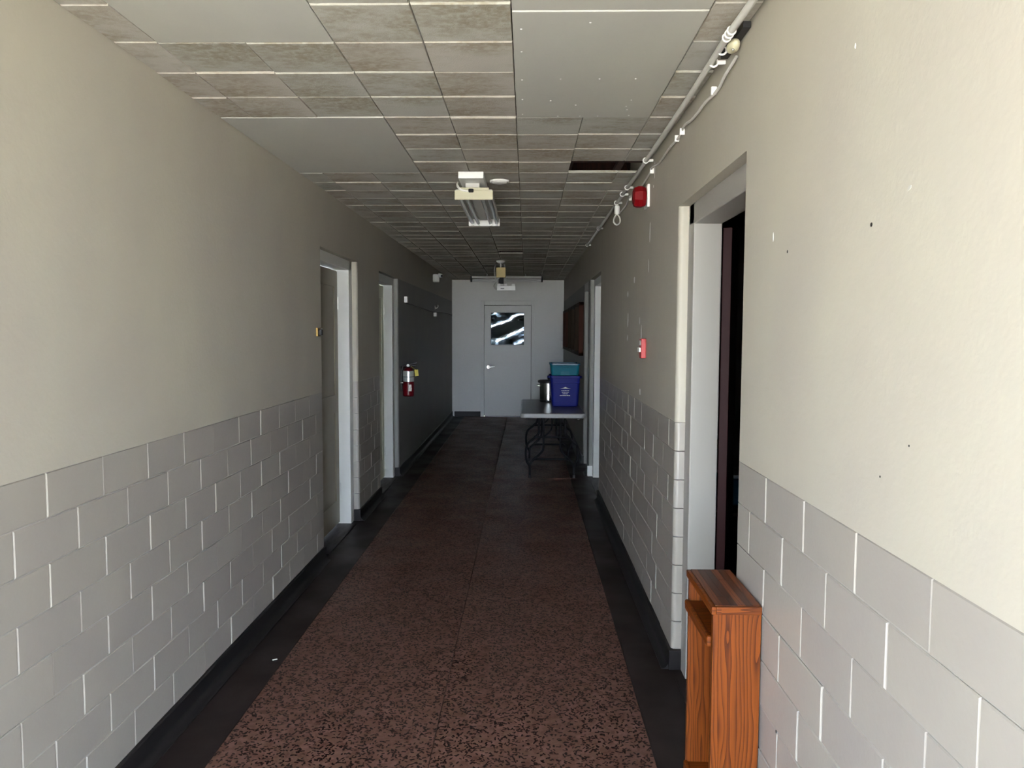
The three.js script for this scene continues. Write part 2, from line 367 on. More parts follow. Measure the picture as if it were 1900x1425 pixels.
// ------------------------------------------------------------------ ceiling of square fibre tiles
const X0 = 0.151, T = 0.3048, Z0 = 2.6648;
{
  const c = structure('ceiling', 'ceiling of stained square fibre tiles patched with plain boards', 'ceiling');
  mesh('slab', bx(-TH, W + TH, TOP, TOP + 0.15, FRONT - 0.2, END + 0.2), M.slab, c);
  for (let d = -2; d < END; d += 0.6096) {
    if (d > 4.1 && d < 4.3) continue;
    mesh('joist', metric(bx(0, W, H + 0.05, H + 0.2, d, d + 0.04)), M.joist, c);
  }
  mesh('joist', metric(bx(0, W, H + 0.06, H + 0.22, 4.70, 4.74)), M.joist, c);
  for (const x of [0.456, 1.065, 1.675, 1.98]) mesh('furring', metric(bx(x - 0.02, x + 0.02, H + 0.022, H + 0.045, FRONT, END)), M.joist, c);
  const xs = [0, X0, X0 + T, X0 + 2 * T, X0 + 3 * T, X0 + 4 * T, X0 + 5 * T, X0 + 6 * T, W];
  // a tile: bevelled underside, local origin at centre of the underside
  const cache = {};
  const tileGeo = (w, l, v) => {
    const key = w.toFixed(3) + l.toFixed(3) + v; if (cache[key]) return cache[key];
    const a = w / 2 - 0.001, b = l / 2 - 0.001, e = 0.0045, t = 0.016, pos = [];
    const F = [[-a + e * 0.5, -b + e], [a - e * 0.5, -b + e], [a - e * 0.5, b - e], [-a + e * 0.5, b - e]].map(([x, z]) => [x, 0, z]);
    const E = [[-a, -b], [a, -b], [a, b], [-a, b]].map(([x, z]) => [x, e, z]), K = E.map(([x, , z]) => [x, t, z]);
    const quad = (p, q, r, s) => pos.push(...p, ...q, ...r, ...p, ...r, ...s);
    quad(F[0], F[1], F[2], F[3]);
    for (let i = 0; i < 4; i++) { const j = (i + 1) % 4; quad(F[j], F[i], E[i], E[j]); quad(E[j], E[i], K[i], K[j]); }
    quad(K[3], K[2], K[1], K[0]);
    const g = new THREE.BufferGeometry(); g.setAttribute('position', new THREE.BufferAttribute(new Float32Array(pos), 3));
    return cache[key] = metric(g, rr(0, 2), rr(0, 2));
  };
  const rows = Math.floor((END - Z0) / T);
  for (let r = -2; r <= rows; r++) {
    const d0 = Z0 + r * T, d1 = Math.min(d0 + T, END);
    for (let k = 0; k < 8; k++) {
      const x0 = xs[k], x1 = xs[k + 1], xm = (x0 + x1) / 2;
      if (r === 6 && k >= 6) continue;                       // missing tiles
      if (r === 22 && k === 4) continue;
      if (xm > xs[5] && xm < xs[7] && r < 3) continue;       // plain boards
      if (xm > xs[1] && xm < xs[3] && r < 0) continue;
      if (xm < xs[3] && r >= 3 && r < 7) continue;
      const m = mesh('ceiling_tile', tileGeo(x1 - x0, d1 - d0, Math.floor(rnd() * 5)), M.fibre[Math.floor(rnd() * 3)], c);
      m.position.set(xm, H + rr(-0.001, 0.003), -(d0 + d1) / 2);
      m.rotation.set(rr(-0.002, 0.018), 0, rr(-0.004, 0.004));
    }
  }
  const board = (x0, x1, d0, d1, dy = 0) => mesh('ceiling_board', metric(cb(x0 + 0.002, x1 - 0.002, H + dy, H + dy + 0.014, d0 + 0.001, d1 - 0.002, 0.003), rr(0, 2), rr(0, 2)), M.panel, c);
  board(xs[5], xs[7], 2.415, Z0 + 3 * T, -0.002); board(xs[5], xs[7], Z0 - 2 * T, 2.415, 0.001);
  board(xs[1], xs[3], Z0 - 2 * T, Z0); board(0, xs[3], Z0 + 3 * T, Z0 + 7 * T, -0.001);
  mesh('ceiling_board', metric(bx(0, W, H, H + 0.014, FRONT, Z0 - 2 * T - 0.001)), M.panel, c);
  // nail heads of the patch board
  const nail = new THREE.SphereGeometry(0.004, 8, 4);
  for (const [u, v] of [[1.40, 2.75], [1.40, 3.05], [1.40, 3.30], [1.40, 3.52], [1.55, 3.04], [1.70, 3.04], [1.84, 3.04], [1.52, 3.32], [1.63, 3.38], [1.86, 3.31], [1.85, 3.40], [1.86, 3.45], [1.56, 3.55], [1.66, 3.55], [1.74, 3.55], [1.88, 3.54], [1.40, 2.55], [1.62, 2.50]]) {
    const m = mesh('nail_head', nail, M.enamel, c); m.position.set(u, H - 0.002, -v); m.scale.set(1, 0.5, 1);
  }
}

// ------------------------------------------------------------------ doors in the side walls
function doorFrame(name, label, side, [d0, d1], opt = {}) {
  const g = structure(name, label, 'door');
  const X = (o) => side < 0 ? -o : W + o;
  const span = (a, b) => { const p = X(a), q = X(b); return [Math.min(p, q), Math.max(p, q)]; };
  const fm = opt.frame ?? M.white, f = 0.115, in0 = 0.045, in1 = 0.172, head = opt.head ?? 2.115;
  const [xa, xb] = span(in0, in1);
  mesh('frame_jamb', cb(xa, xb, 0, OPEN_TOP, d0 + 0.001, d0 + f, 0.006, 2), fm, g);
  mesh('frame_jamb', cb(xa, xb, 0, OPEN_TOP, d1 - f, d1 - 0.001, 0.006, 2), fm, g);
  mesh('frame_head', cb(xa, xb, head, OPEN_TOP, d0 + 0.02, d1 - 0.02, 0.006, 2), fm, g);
  const [sa, sb] = span(0.0, TH);
  mesh('threshold', cb(sa, sb, -0.002, 0.006, d0 + f, d1 - f, 0.002), M.border, g);
  if (opt.leaf) {
    const [la, lb] = span(0.148, 0.188);
    const leaf = mesh('door_leaf', cb(la, lb, 0.012, head - 0.004, d0 + f + 0.004, d1 - f - 0.004, 0.003), opt.leaf, g);
    // raised stiles and rails on the corridor face
    const [ra, rb] = span(0.140, 0.149), e0 = d0 + f + 0.004, e1 = d1 - f - 0.004;
    for (const [a, b, y0, y1] of [[e0, e0 + 0.1, 0.02, head - 0.01], [e1 - 0.1, e1, 0.02, head - 0.01], [e0 + 0.1, e1 - 0.1, 0.02, 0.22], [e0 + 0.1, e1 - 0.1, 0.95, 1.1], [e0 + 0.1, e1 - 0.1, head - 0.14, head - 0.01]])
      mesh('door_rail', cb(ra, rb, y0, y1, a, b, 0.002), opt.leaf, leaf);
    const kx = X(0.10); const k = new THREE.SphereGeometry(0.026, 18, 12); k.translate(kx, 1.0, -(d0 + f + 0.07));
    mesh('door_knob', [k, rod(V(kx, 1.0, d0 + f + 0.07), V(X(0.145), 1.0, d0 + f + 0.07), 0.01)], M.brass, leaf);
    for (const y of [0.3, 1.85]) mesh('hinge', rod(V(X(0.138), y - 0.05, d1 - f + 0.002), V(X(0.138), y + 0.05, d1 - f + 0.002), 0.008), M.metal, leaf);
  }
  return g;
}
const leafMat = std(lin(0.20, 0.17, 0.11), 0.45);
doorFrame('door_1', 'closed olive brown door in a white frame before the tiled pier on the left', -1, L1, { leaf: leafMat, head: 2.12 });
doorFrame('door_2', 'recessed white framed door beside the fire extinguisher', -1, L2, { leaf: std(lin(0.55, 0.54, 0.40), 0.45), head: 2.12 });
const d3 = doorFrame('door_3', 'open doorway to the black room behind the wooden shelf unit', 1, R1, { head: 2.105, frame: std(lin(0.31, 0.295, 0.265), 0.45) });  // frame colour darker than the other frames, standing in for shade on the jamb
doorFrame('door_4', 'white framed doorway beside the folding table on the right', 1, R2, { leaf: std(lin(0.55, 0.54, 0.46), 0.45), head: 2.12 });
{ // narrow closet opening behind the table
  const g = structure('door_5', 'narrow white edged closet opening behind the folding table', 'door');
  mesh('door_leaf', cb(W + 0.06, W + 0.10, 0.01, OPEN_TOP - 0.09, R3[0] - 0.0, R3[1] + 0.0, 0.003), M.white, g);
  mesh('frame_head', cb(W + 0.002, W + 0.10, OPEN_TOP - 0.09, OPEN_TOP + 0.005, R3[0], R3[1], 0.003), M.white, g);
  mesh('door_handle', rod(V(W + 0.03, 0.95, R3[0] + 0.08), V(W + 0.03, 1.07, R3[0] + 0.08), 0.008), M.metal, g);
}
{ // dark leaf of the open door, swung into the room
  const leaf = mesh('door_leaf', cb(-0.02, 0.02, 0.012, 2.09, 0, 0.84, 0.003), new THREE.MeshPhysicalMaterial({ color: lin(0.022, 0.005, 0.005), roughness: 0.5, specularIntensity: 0.2 }), d3);
  leaf.position.set(W + 0.20, 0, -(R1[1] - 0.10)); leaf.rotation.y = -Math.atan2(0.31, 1);
  leaf.userData.label = 'dark red brown door leaf';
  const k = new THREE.SphereGeometry(0.026, 16, 10); k.translate(-0.06, 1.0, -0.77); mesh('door_knob', [k, rod(V(-0.05, 1, 0.77), V(-0.015, 1, 0.77), 0.01)], M.brass, leaf);
}
{ // the dark room behind the open doorway
  const w = structure('wall_side_room', 'walls of the unlit room beyond the open doorway with its darkness put into their colour', 'wall');
  const x0 = W + TH, x1 = x0 + 2.6, a = 1.6, b = 7.0;
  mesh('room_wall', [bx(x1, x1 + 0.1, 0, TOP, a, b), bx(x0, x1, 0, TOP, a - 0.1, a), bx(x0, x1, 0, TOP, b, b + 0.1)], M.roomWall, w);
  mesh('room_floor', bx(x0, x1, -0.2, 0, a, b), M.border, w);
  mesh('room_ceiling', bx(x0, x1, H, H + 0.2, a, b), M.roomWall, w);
  const t = tag(group('low_table', W + 0.95, 0, 5.2), 'low dark table standing in the black room beyond the open doorway', 'table');
  mesh('table_top', cb(-0.45, 0.35, 0.44, 0.47, -0.35, 0.35, 0.005), M.mahogany, t);
  for (const x of [-0.4, 0.3]) for (const d of [-0.3, 0.3]) mesh('leg', cb(x - 0.025, x + 0.025, 0, 0.44, d - 0.025, d + 0.025, 0.004), M.mahogany, t);
  const bxx = tag(group('plastic_crate', W + 0.82, 0.47, 5.15), 'dim grey teal box on the low table inside the black room', 'box');
  mesh('body', cb(-0.2, 0.2, 0, 0.19, -0.15, 0.15, 0.02, 3), M.tealDark, bxx);
  mesh('lid', cb(-0.215, 0.215, 0.19, 0.215, -0.165, 0.165, 0.01, 2), M.paper, bxx);
}

// ------------------------------------------------------------------ end wall door
{
  const g = structure('door_6', 'grey end door with crinkled reflective film over its window', 'door');
  const d = END;
  mesh('frame_jamb', cb(0.547, 0.612, 0, 2.21, d - 0.025, d + 0.15, 0.006, 2), M.white, g);
  mesh('frame_jamb', cb(1.512, 1.571, 0, 2.21, d - 0.025, d + 0.15, 0.006, 2), M.white, g);
  mesh('frame_head', cb(0.612, 1.512, 2.125, 2.21, d - 0.025, d + 0.15, 0.006, 2), M.white, g);
  const a = 0.618, b = 1.506, y0 = 0.012, y1 = 2.119, wx0 = 0.742, wx1 = 1.371, wy0 = 1.376, wy1 = 1.988, f = d + 0.012, e = d + 0.055;
  const leaf = mesh('door_leaf', [bx(a, wx0, y0, y1, f, e), bx(wx1, b, y0, y1, f, e), bx(wx0, wx1, y0, wy0, f, e), bx(wx0, wx1, wy1, y1, f, e)].map((q) => metric(q)), M.white, g);
  for (const [x0, x1, p0, p1] of [[wx0 - 0.018, wx0, wy0 - 0.018, wy1 + 0.018], [wx1, wx1 + 0.018, wy0 - 0.018, wy1 + 0.018], [wx0, wx1, wy0 - 0.018, wy0], [wx0, wx1, wy1, wy1 + 0.018]])
    mesh('window_bead', cb(x0, x1, p0, p1, f - 0.008, f + 0.004, 0.003), M.white, leaf);
  // crinkled film
  const n = 70, fg = new THREE.PlaneGeometry(wx1 - wx0 - 0.004, wy1 - wy0 - 0.004, n, n), p = fg.attributes.position;
  for (let i = 0; i < p.count; i++) {
    const u = p.getX(i) / (wx1 - wx0) + 0.5, v = p.getY(i) / (wy1 - wy0) + 0.5;
    const ed = Math.min(u, 1 - u, v, 1 - v);
    const fold = Math.sin((v * 1.0 - u * 0.42) * 7.2 + 0.4 + 0.8 * fbm(u * 0.5 + 0.1, v * 0.5, 3, 1)) * 0.016 + Math.cos((u + 0.3 * v) * 4.2) * 0.008;
    const wrinkle = (fbm(u * 0.5, v * 0.9, 6, 2) - 0.5) * 0.022 * Math.pow(1 - 2 * Math.min(ed, 0.45), 1.5);
    p.setZ(i, fold + wrinkle);
  }
  fg.computeVertexNormals(); fg.translate((wx0 + wx1) / 2, (wy0 + wy1) / 2, -(f + 0.02));
  mesh('window_film', fg, M.film, leaf).userData.label = 'crinkled dark reflective film';
  mesh('film_backing', bx(wx0, wx1, wy0, wy1, f + 0.05, f + 0.06), M.black, leaf);
  const hx = 0.692, hy = 0.95;
  mesh('door_handle', [rod(V(hx, hy, f - 0.008), V(hx, hy, f), 0.028), rod(V(hx, hy, f - 0.05), V(hx, hy, f), 0.011), rod(V(hx - 0.006, hy, f - 0.05), V(hx + 0.12, hy + 0.012, f - 0.05), 0.011)], M.steel, leaf);
  mesh('kick_gap', bx(a, b, 0, 0.011, d + 0.015, d + 0.05), M.black, g);
  mesh('door_lining', bx(0.50, 1.62, 0, 2.25, d + 0.15, d + 0.2), M.black, g);
}

// ------------------------------------------------------------------ glazed lobby behind the camera, where the daylight comes in
const LOB = { x0: -2.9, x1: W + 1.0, back: -1.8 };
{
  const { x0, x1, back } = LOB, m = FRONT, t = 0.2;
  const w = structure('wall_front', 'cream walls of the glazed lobby behind the photographer', 'wall');
  const hd = 2.42, sill = 0.12;
  mesh('plaster', [bx(x0 - t, x0, 0, TOP, back - t, m + t), bx(x1, x1 + t, 0, TOP, back - t, m + t), bx(x0, -TH, 0, TOP, m, m + t), bx(W + TH, x1, 0, TOP, m, m + t), bx(x0, x1, hd, TOP, back - t, back), bx(x0, x1, -0.05, sill, back - t, back)].map((q) => metric(q)), M.upper, w);
  const c = structure('ceiling_lobby', 'plain board ceiling of the lobby behind the photographer', 'ceiling');
  mesh('ceiling_board', metric(bx(x0, x1, H, H + 0.1, back, m)), M.panel, c);
  const f = structure('floor_lobby', 'dark vinyl floor of the lobby behind the photographer', 'floor');
  mesh('slab', metric(bx(x0 - t, x1 + t, -0.25, 0, back - t, m)), M.border, f);
  const g = structure('window_1', 'wall wide entrance glazing at the back of the lobby', 'window');
  const f0 = back - 0.13, f1 = back - 0.07, n = 6, step = (x1 - x0) / n;
  mesh('frame_rail', bx(x0, x1, hd - 0.06, hd, f0, f1), M.alu, g); mesh('frame_rail', bx(x0, x1, sill, sill + 0.06, f0, f1), M.alu, g);
  for (let i = 0; i <= n; i++) mesh('mullion', bx(x0 + i * step - 0.03, x0 + i * step + 0.03, sill, hd, f0, f1), M.alu, g);
  for (let i = 0; i < n; i++) { const q = new THREE.PlaneGeometry(step - 0.06, hd - sill - 0.12); q.translate(x0 + (i + 0.5) * step, (hd + sill) / 2, -(f0 + f1) / 2); mesh('pane', q, M.glass, g); }
  const y = structure('ground', 'unseen sunlit concrete yard outside the lobby glazing, pale to bounce light inside', 'ground');
  mesh('path', metric(bx(-1.5, W + 1.5, -0.3, -0.05, back - 8, back - t)), M.concrete, y);
  mesh('unseen_paving', metric(bx(-40, 40, -0.4, -0.1, back - 80, 30)), M.concrete, y);  // unseen ground, made pale paving to throw daylight up at the ceiling
}

// ------------------------------------------------------------------ wooden shelf unit by the open doorway
{
  const x1 = W - 0.006, x0 = x1 - 0.146, d0 = 2.205, d1 = 2.565, top = 0.812;
  const g = tag(group('shelf_unit'), 'narrow oak shelf unit with striped top against the right wall', 'shelf');
  const sx = x0 + 0.004;
  const face = (a, b, y0, y1, c, e, r = 0.002) => metric(cb(a, b, y0, y1, c, e, r), -(a + b) / 2 + 0.17, 0.11);
  mesh('side_panel', face(sx, x1, 0, top - 0.022, d0 + 0.006, d0 + 0.026), M.oak, g).userData.label = 'oak side panel with bold cathedral grain';
  mesh('side_panel', face(sx, x1, 0, top - 0.022, d1 - 0.026, d1 - 0.006), M.oak, g);
  mesh('back_panel', metric(bx(x1 - 0.006, x1, 0.03, top - 0.022, d0 + 0.026, d1 - 0.026)), M.oak, g);
  for (const [y, o] of [[0.695, 0.006], [0.13, 0.0]]) {
    const s = mesh('shelf', metric(cb(x0 - o, x1 - 0.006, y, y + 0.018, d0 + 0.026, d1 - 0.026, 0.002), 0, 0, true), M.oak, g);
    mesh('shelf_lip', metric(cb(x0 - o - 0.004, x0 - o + 0.012, y - 0.012, y + 0.022, d0 + 0.02, d1 - 0.02, 0.006, 3), 0, 0, true), M.oak, s);
  }
  const t = mesh('top', metric(cb(x0 - 0.002, x0 + 0.012, top - 0.024, top, d0, d1, 0.003), 0, 0, true), M.oak, g);
  mesh('edge_strip', metric(cb(x0 + 0.012, x1, top - 0.024, top, d0, d0 + 0.016, 0.003), 0.1, 0.2, true), M.oak, t);
  // butcher block staves of the top
  const n = 6, w = (x1 - x0 - 0.012) / n, pick = [2, 1, 3, 0, 1, 2];
  for (let i = 0; i < n; i++) {
    const a = x0 + 0.012 + i * w, cuts = i === 1 ? [d0 + 0.016, d0 + 0.09, d1] : i === 3 ? [d0 + 0.016, d0 + 0.25, d1] : [d0 + 0.016, d1];
    for (let k = 0; k + 1 < cuts.length; k++) {
      const gg = metric(cb(a, a + w, top - 0.024, top + 0.0004, cuts[k], cuts[k + 1], 0.0006), rr(0, 1), rr(0, 1));
      mesh('stave', gg, M.staves[(pick[i] + k * 2) % 4], t);
    }
  }
}

// ------------------------------------------------------------------ near fluorescent fitting
{
  const g = tag(group('fluorescent_light'), 'broken open fluorescent fitting with yellowed end plate near the smoke detector', 'ceiling light');
  mesh('mounting_channel', cb(0.998, 1.154, 2.556, H - 0.0025, 4.745, 5.98, 0.003), M.enamel, g);
  const x0 = 0.968, x1 = 1.208, a = 4.83, b = 6.06, y0 = 2.442, y1 = 2.512;
  mesh('tray', [bx(x0 + 0.01, x1 - 0.01, y1 - 0.012, y1 - 0.006, a + 0.01, b - 0.01), bx(x0 + 0.006, x0 + 0.009, y0 + 0.03, y1 - 0.006, a + 0.01, b - 0.01), bx(x1 - 0.009, x1 - 0.006, y0 + 0.03, y1 - 0.006, a + 0.01, b - 0.01)], M.tray, g);
  const near = mesh('end_plate', cb(x0, x1, y0, y1 - 0.012, a, a + 0.014, 0.004, 2), M.cream, g); near.userData.label = 'yellowed near end plate';
  mesh('end_lip', cb(x0 + 0.025, x1 - 0.025, y1 - 0.014, y1 + 0.006, a + 0.004, a + 0.03, 0.003), M.cream, near);
  mesh('end_plate', cb(x0 - 0.005, x1, y0 + 0.006, y1 - 0.006, b, b + 0.014, 0.004, 2), M.enamel, g).userData.label = 'white far end plate';
  for (const d of [4.9, 5.9]) mesh('spacer', cb(1.03, 1.12, y1 - 0.008, 2.558, d, d + 0.06, 0.002), M.tray, g);
  mesh('ballast_cover', cb(1.055, 1.12, y0 + 0.034, y1 - 0.011, a + 0.1, b - 0.1, 0.01, 2), M.tray, g);
  for (const x of [0.995, 1.040, 1.136, 1.182]) {
    const t = mesh('tube', rod(V(x, y0 + 0.024, a + 0.05), V(x, y0 + 0.024, b - 0.03), 0.0125, 16), M.lampGlass, g);
    for (const d of [a + 0.02, b - 0.03]) mesh('tube_cap', rod(V(x, y0 + 0.024, d), V(x, y0 + 0.024, d + 0.03), 0.013, 16), M.metal, t);
    for (const d of [a + 0.014, b - 0.022]) mesh('lamp_holder', cb(x - 0.012, x + 0.012, y0 + 0.006, y1 - 0.012, d, d + 0.02, 0.004), M.enamel, g);
  }
  mesh('wire', [tube([V(0.985, 2.553, 4.86), V(0.988, 2.53, 4.82), V(1.005, 2.505, 4.812), V(1.04, 2.495, 4.815), V(1.075, 2.497, 4.812)], 0.005, 30, 8), tube([V(0.978, 2.545, 4.86), V(0.985, 2.52, 4.825), V(1.01, 2.497, 4.815), V(1.06, 2.488, 4.813)], 0.0035, 30, 8)], M.plastic, g);
  mesh('wire_connector', cb(1.055, 1.088, 2.484, 2.506, 4.806, 4.826, 0.006, 2), M.darkSteel, g);
}
{
  const g = tag(group('smoke_detector', 1.242, 2.598, 5.021), 'round white smoke detector on the ceiling beside the near light', 'smoke detector');
  mesh('base', lathe([[0, 0], [0.062, 0], [0.064, -0.004], [0.062, -0.012], [0.058, -0.013]].reverse()), M.enamel, g);
  mesh('housing', lathe([[0.050, -0.010], [0.046, -0.018], [0.03, -0.022], [0, -0.023]].reverse()), M.enamel, g);
}
{ // second fitting, half dismantled
  const g = tag(group('dismantled_light'), 'half dismantled hanging light with yellowed ballast box far down the corridor', 'ceiling light');
  mesh('canopy', lathe([[0, 0], [0.062, 0], [0.058, -0.02], [0.03, -0.038], [0, -0.04]].reverse()).translate(1.06, 2.602, -10.6), M.enamel, g);
  mesh('stem', rod(V(1.06, 2.50, 10.6), V(1.06, 2.58, 10.6), 0.012), M.pipe, g);
  mesh('ballast_box', cb(1.0, 1.128, 2.37, 2.505, 10.57, 10.68, 0.006, 2), std(lin(0.62, 0.48, 0.20), 0.5), g);
  mesh('bracket', cb(1.03, 1.10, 2.285, 2.372, 10.62, 10.66, 0.003), M.darkSteel, g);
  const e = mesh('end_plate', cb(1.01, 1.264, 2.19, 2.255, 10.58, 10.60, 0.004, 2), M.enamel, g);
  for (const x of [1.035, 1.13, 1.235]) mesh('lamp_holder', cb(x - 0.022, x + 0.022, 2.25, 2.285, 10.585, 10.615, 0.006, 2), M.enamel, e);
  mesh('slot', cb(1.06, 1.11, 2.212, 2.222, 10.577, 10.582, 0.002), M.black, e);
  mesh('carrier', cb(1.02, 1.25, 2.22, 2.26, 10.6, 11.2, 0.004), M.tray, g);
  mesh('carrier_hanger', rod(V(1.13, 2.25, 11.1), V(1.10, 2.598, 11.1), 0.005), M.metal, g);
  mesh('loose_wire', [tube([V(1.02, 2.59, 10.62), V(0.985, 2.53, 10.6), V(0.975, 2.42, 10.6), V(0.99, 2.32, 10.6), V(0.985, 2.24, 10.6), V(1.02, 2.21, 10.6)], 0.006, 30, 8), tube([V(1.05, 2.38, 10.6), V(1.01, 2.32, 10.58), V(0.965, 2.25, 10.6), V(1.0, 2.2, 10.6)], 0.006, 30, 8)], M.tray, g);
}
{ // transverse strip in front of the end wall
  const g = tag(group('strip_light'), 'twin tube strip light hung across the corridor before the end wall', 'ceiling light');
  mesh('housing', cb(0.467, 1.69, 2.525, 2.56, 12.97, 13.07, 0.004), M.tray, g);
  for (const y of [2.505, 2.482]) mesh('tube', rod(V(0.50, y, 12.99 + (y > 2.5 ? 0.05 : 0)), V(1.66, y, 12.99 + (y > 2.5 ? 0.05 : 0)), 0.0125), M.lampGlass, g);
  for (const x of [0.467, 1.665]) mesh('end_cap', cb(x, x + 0.025, 2.465, 2.56, 12.965, 13.075, 0.004), M.darkSteel, g);
  for (const x of [0.75, 1.40]) mesh('hanger', rod(V(x, 2.555, 13.02), V(x, 2.60, 13.02), 0.008), M.metal, g);
}

let conduit;
// ------------------------------------------------------------------ conduit and cables along the right ceiling corner
{
  const g = conduit = tag(group('conduit_pipe'), 'painted white conduit running along the right ceiling corner', 'pipe');
  mesh('pipe', tube([V(2.072, 2.576, 0.2), V(2.072, 2.576, 2.3), V(2.066, 2.572, 2.52), V(2.072, 2.576, 2.72), V(2.080, 2.576, 3.2), V(2.088, 2.577, 5.2), V(2.092, 2.578, 8.6)], 0.0115, 160, 12), M.pipe, g);
  for (const d of [2.50, 2.53, 2.56]) { const t = new THREE.TorusGeometry(0.0125, 0.0035, 8, 20); t.translate(2.067, 2.5725, -d); mesh('tape_band', t, M.plastic, g); }
  for (const d of [2.68, 2.80, 4.35, 5.15, 5.40, 5.75, 7.15, 8.5]) {
    const t = new THREE.TorusGeometry(0.0145, 0.0038, 8, 18); t.translate(2.083, 2.576, -d);
    mesh('pipe_clip', [t, cb(2.094, W - 0.0005, 2.569, 2.583, d - 0.006, d + 0.006, 0.002)], M.enamel, g);
  }
}
{
  const g = tag(group('white_cable'), 'thin white cable sagging beside the conduit on the right wall', 'cable');
  const pts = []; for (let i = 0; i <= 26; i++) { const d = 2.6 + i * 0.14; pts.push(V(W - 0.008 - 0.01 * rnd(), 2.527 - 0.022 * Math.abs(Math.sin(i * 0.52)) - 0.006 * rnd(), d)); }
  mesh('cable', tube(pts, 0.006, 160, 7), M.pipe, g);
  for (const d of [2.92, 3.50, 3.62, 4.33, 5.2]) mesh('cable_clip', cb(W - 0.022, W, 2.50, 2.53, d - 0.006, d + 0.006, 0.003), M.enamel, g);
}
{
  const g = new THREE.Group(); g.name = 'junction_box'; g.position.set(W - 0.024, 2.582, -2.60); conduit.add(g); g.userData.label = 'beige round junction cover';
  const c = new THREE.SphereGeometry(1, 24, 16); c.scale(0.020, 0.020, 0.042);
  mesh('cover', c.translate(-0.002, -0.022, 0), M.cream, g);
  const s = new THREE.SphereGeometry(0.005, 8, 6); s.translate(-0.008, -0.040, 0.02); mesh('screw', s, M.metal, g);
  mesh('gap', cb(-0.004, 0.021, -0.008, 0.012, -0.12, 0.16, 0.002), M.black, g).userData.label = 'dark crack in the corner';
}
{
  const g = tag(group('hanging_sensor', 2.085, 2.553, 5.72), 'small white sensor hanging with a cable loop under the conduit', 'sensor');
  mesh('socket', lathe([[0, 0], [0.012, 0], [0.02, -0.01], [0.02, -0.065], [0, -0.068]].reverse(), 20), M.enamel, g);
  mesh('cable_loop', tube([V(0, -0.066, 0), V(-0.02, -0.09, 0), V(-0.022, -0.125, 0), V(0, -0.142, 0), V(0.022, -0.125, 0), V(0.02, -0.09, 0)], 0.006, 40, 8, true), M.tray, g);
}

// ------------------------------------------------------------------ fire alarm, pull station
{
  const g = tag(group('fire_alarm_strobe', W, 2.402, 4.51), 'dark red fire alarm on a white back plate high on the right wall', 'fire alarm');
  mesh('back_plate', cb(-0.016, 0, -0.066, 0.066, -0.062, 0.062, 0.006, 2), M.enamel, g);
  const s = new THREE.Shape(); const n = 8; for (let i = 0; i < n; i++) { const a = (i + 0.5) / n * 6.283; i ? s.lineTo(0.063 * Math.cos(a), 0.063 * Math.sin(a)) : s.moveTo(0.063 * Math.cos(a), 0.063 * Math.sin(a)); } s.closePath();
  const h = new THREE.ExtrudeGeometry(s, { depth: 0.022, bevelEnabled: true, bevelThickness: 0.030, bevelSize: 0.026, bevelOffset: -0.026, bevelSegments: 2 });
  h.rotateY(-Math.PI / 2); h.translate(-0.040, 0, 0);
  mesh('housing', h, M.red, g);
  mesh('lens', cb(-0.078, -0.066, -0.014, 0.014, -0.02, 0.02, 0.004, 2), M.lampGlass, g);
  mesh('lettering', cb(-0.060, -0.0455, 0.002, 0.006, -0.052, -0.046, 0.001), M.paper, g);
}
{
  const g = tag(group('pull_station', W, 1.524, 4.54), 'red fire alarm pull station at chest height on the right wall', 'pull station');
  mesh('body', cb(-0.03, 0, -0.058, 0.058, -0.04, 0.04, 0.005, 2), M.brightRed, g);
  mesh('handle', cb(-0.042, -0.028, -0.022, 0.004, -0.032, 0.032, 0.004, 2), M.enamel, g);
  mesh('label_plate', cb(-0.0312, -0.0295, 0.018, 0.046, -0.03, 0.03, 0.0005), M.paper, g);
}

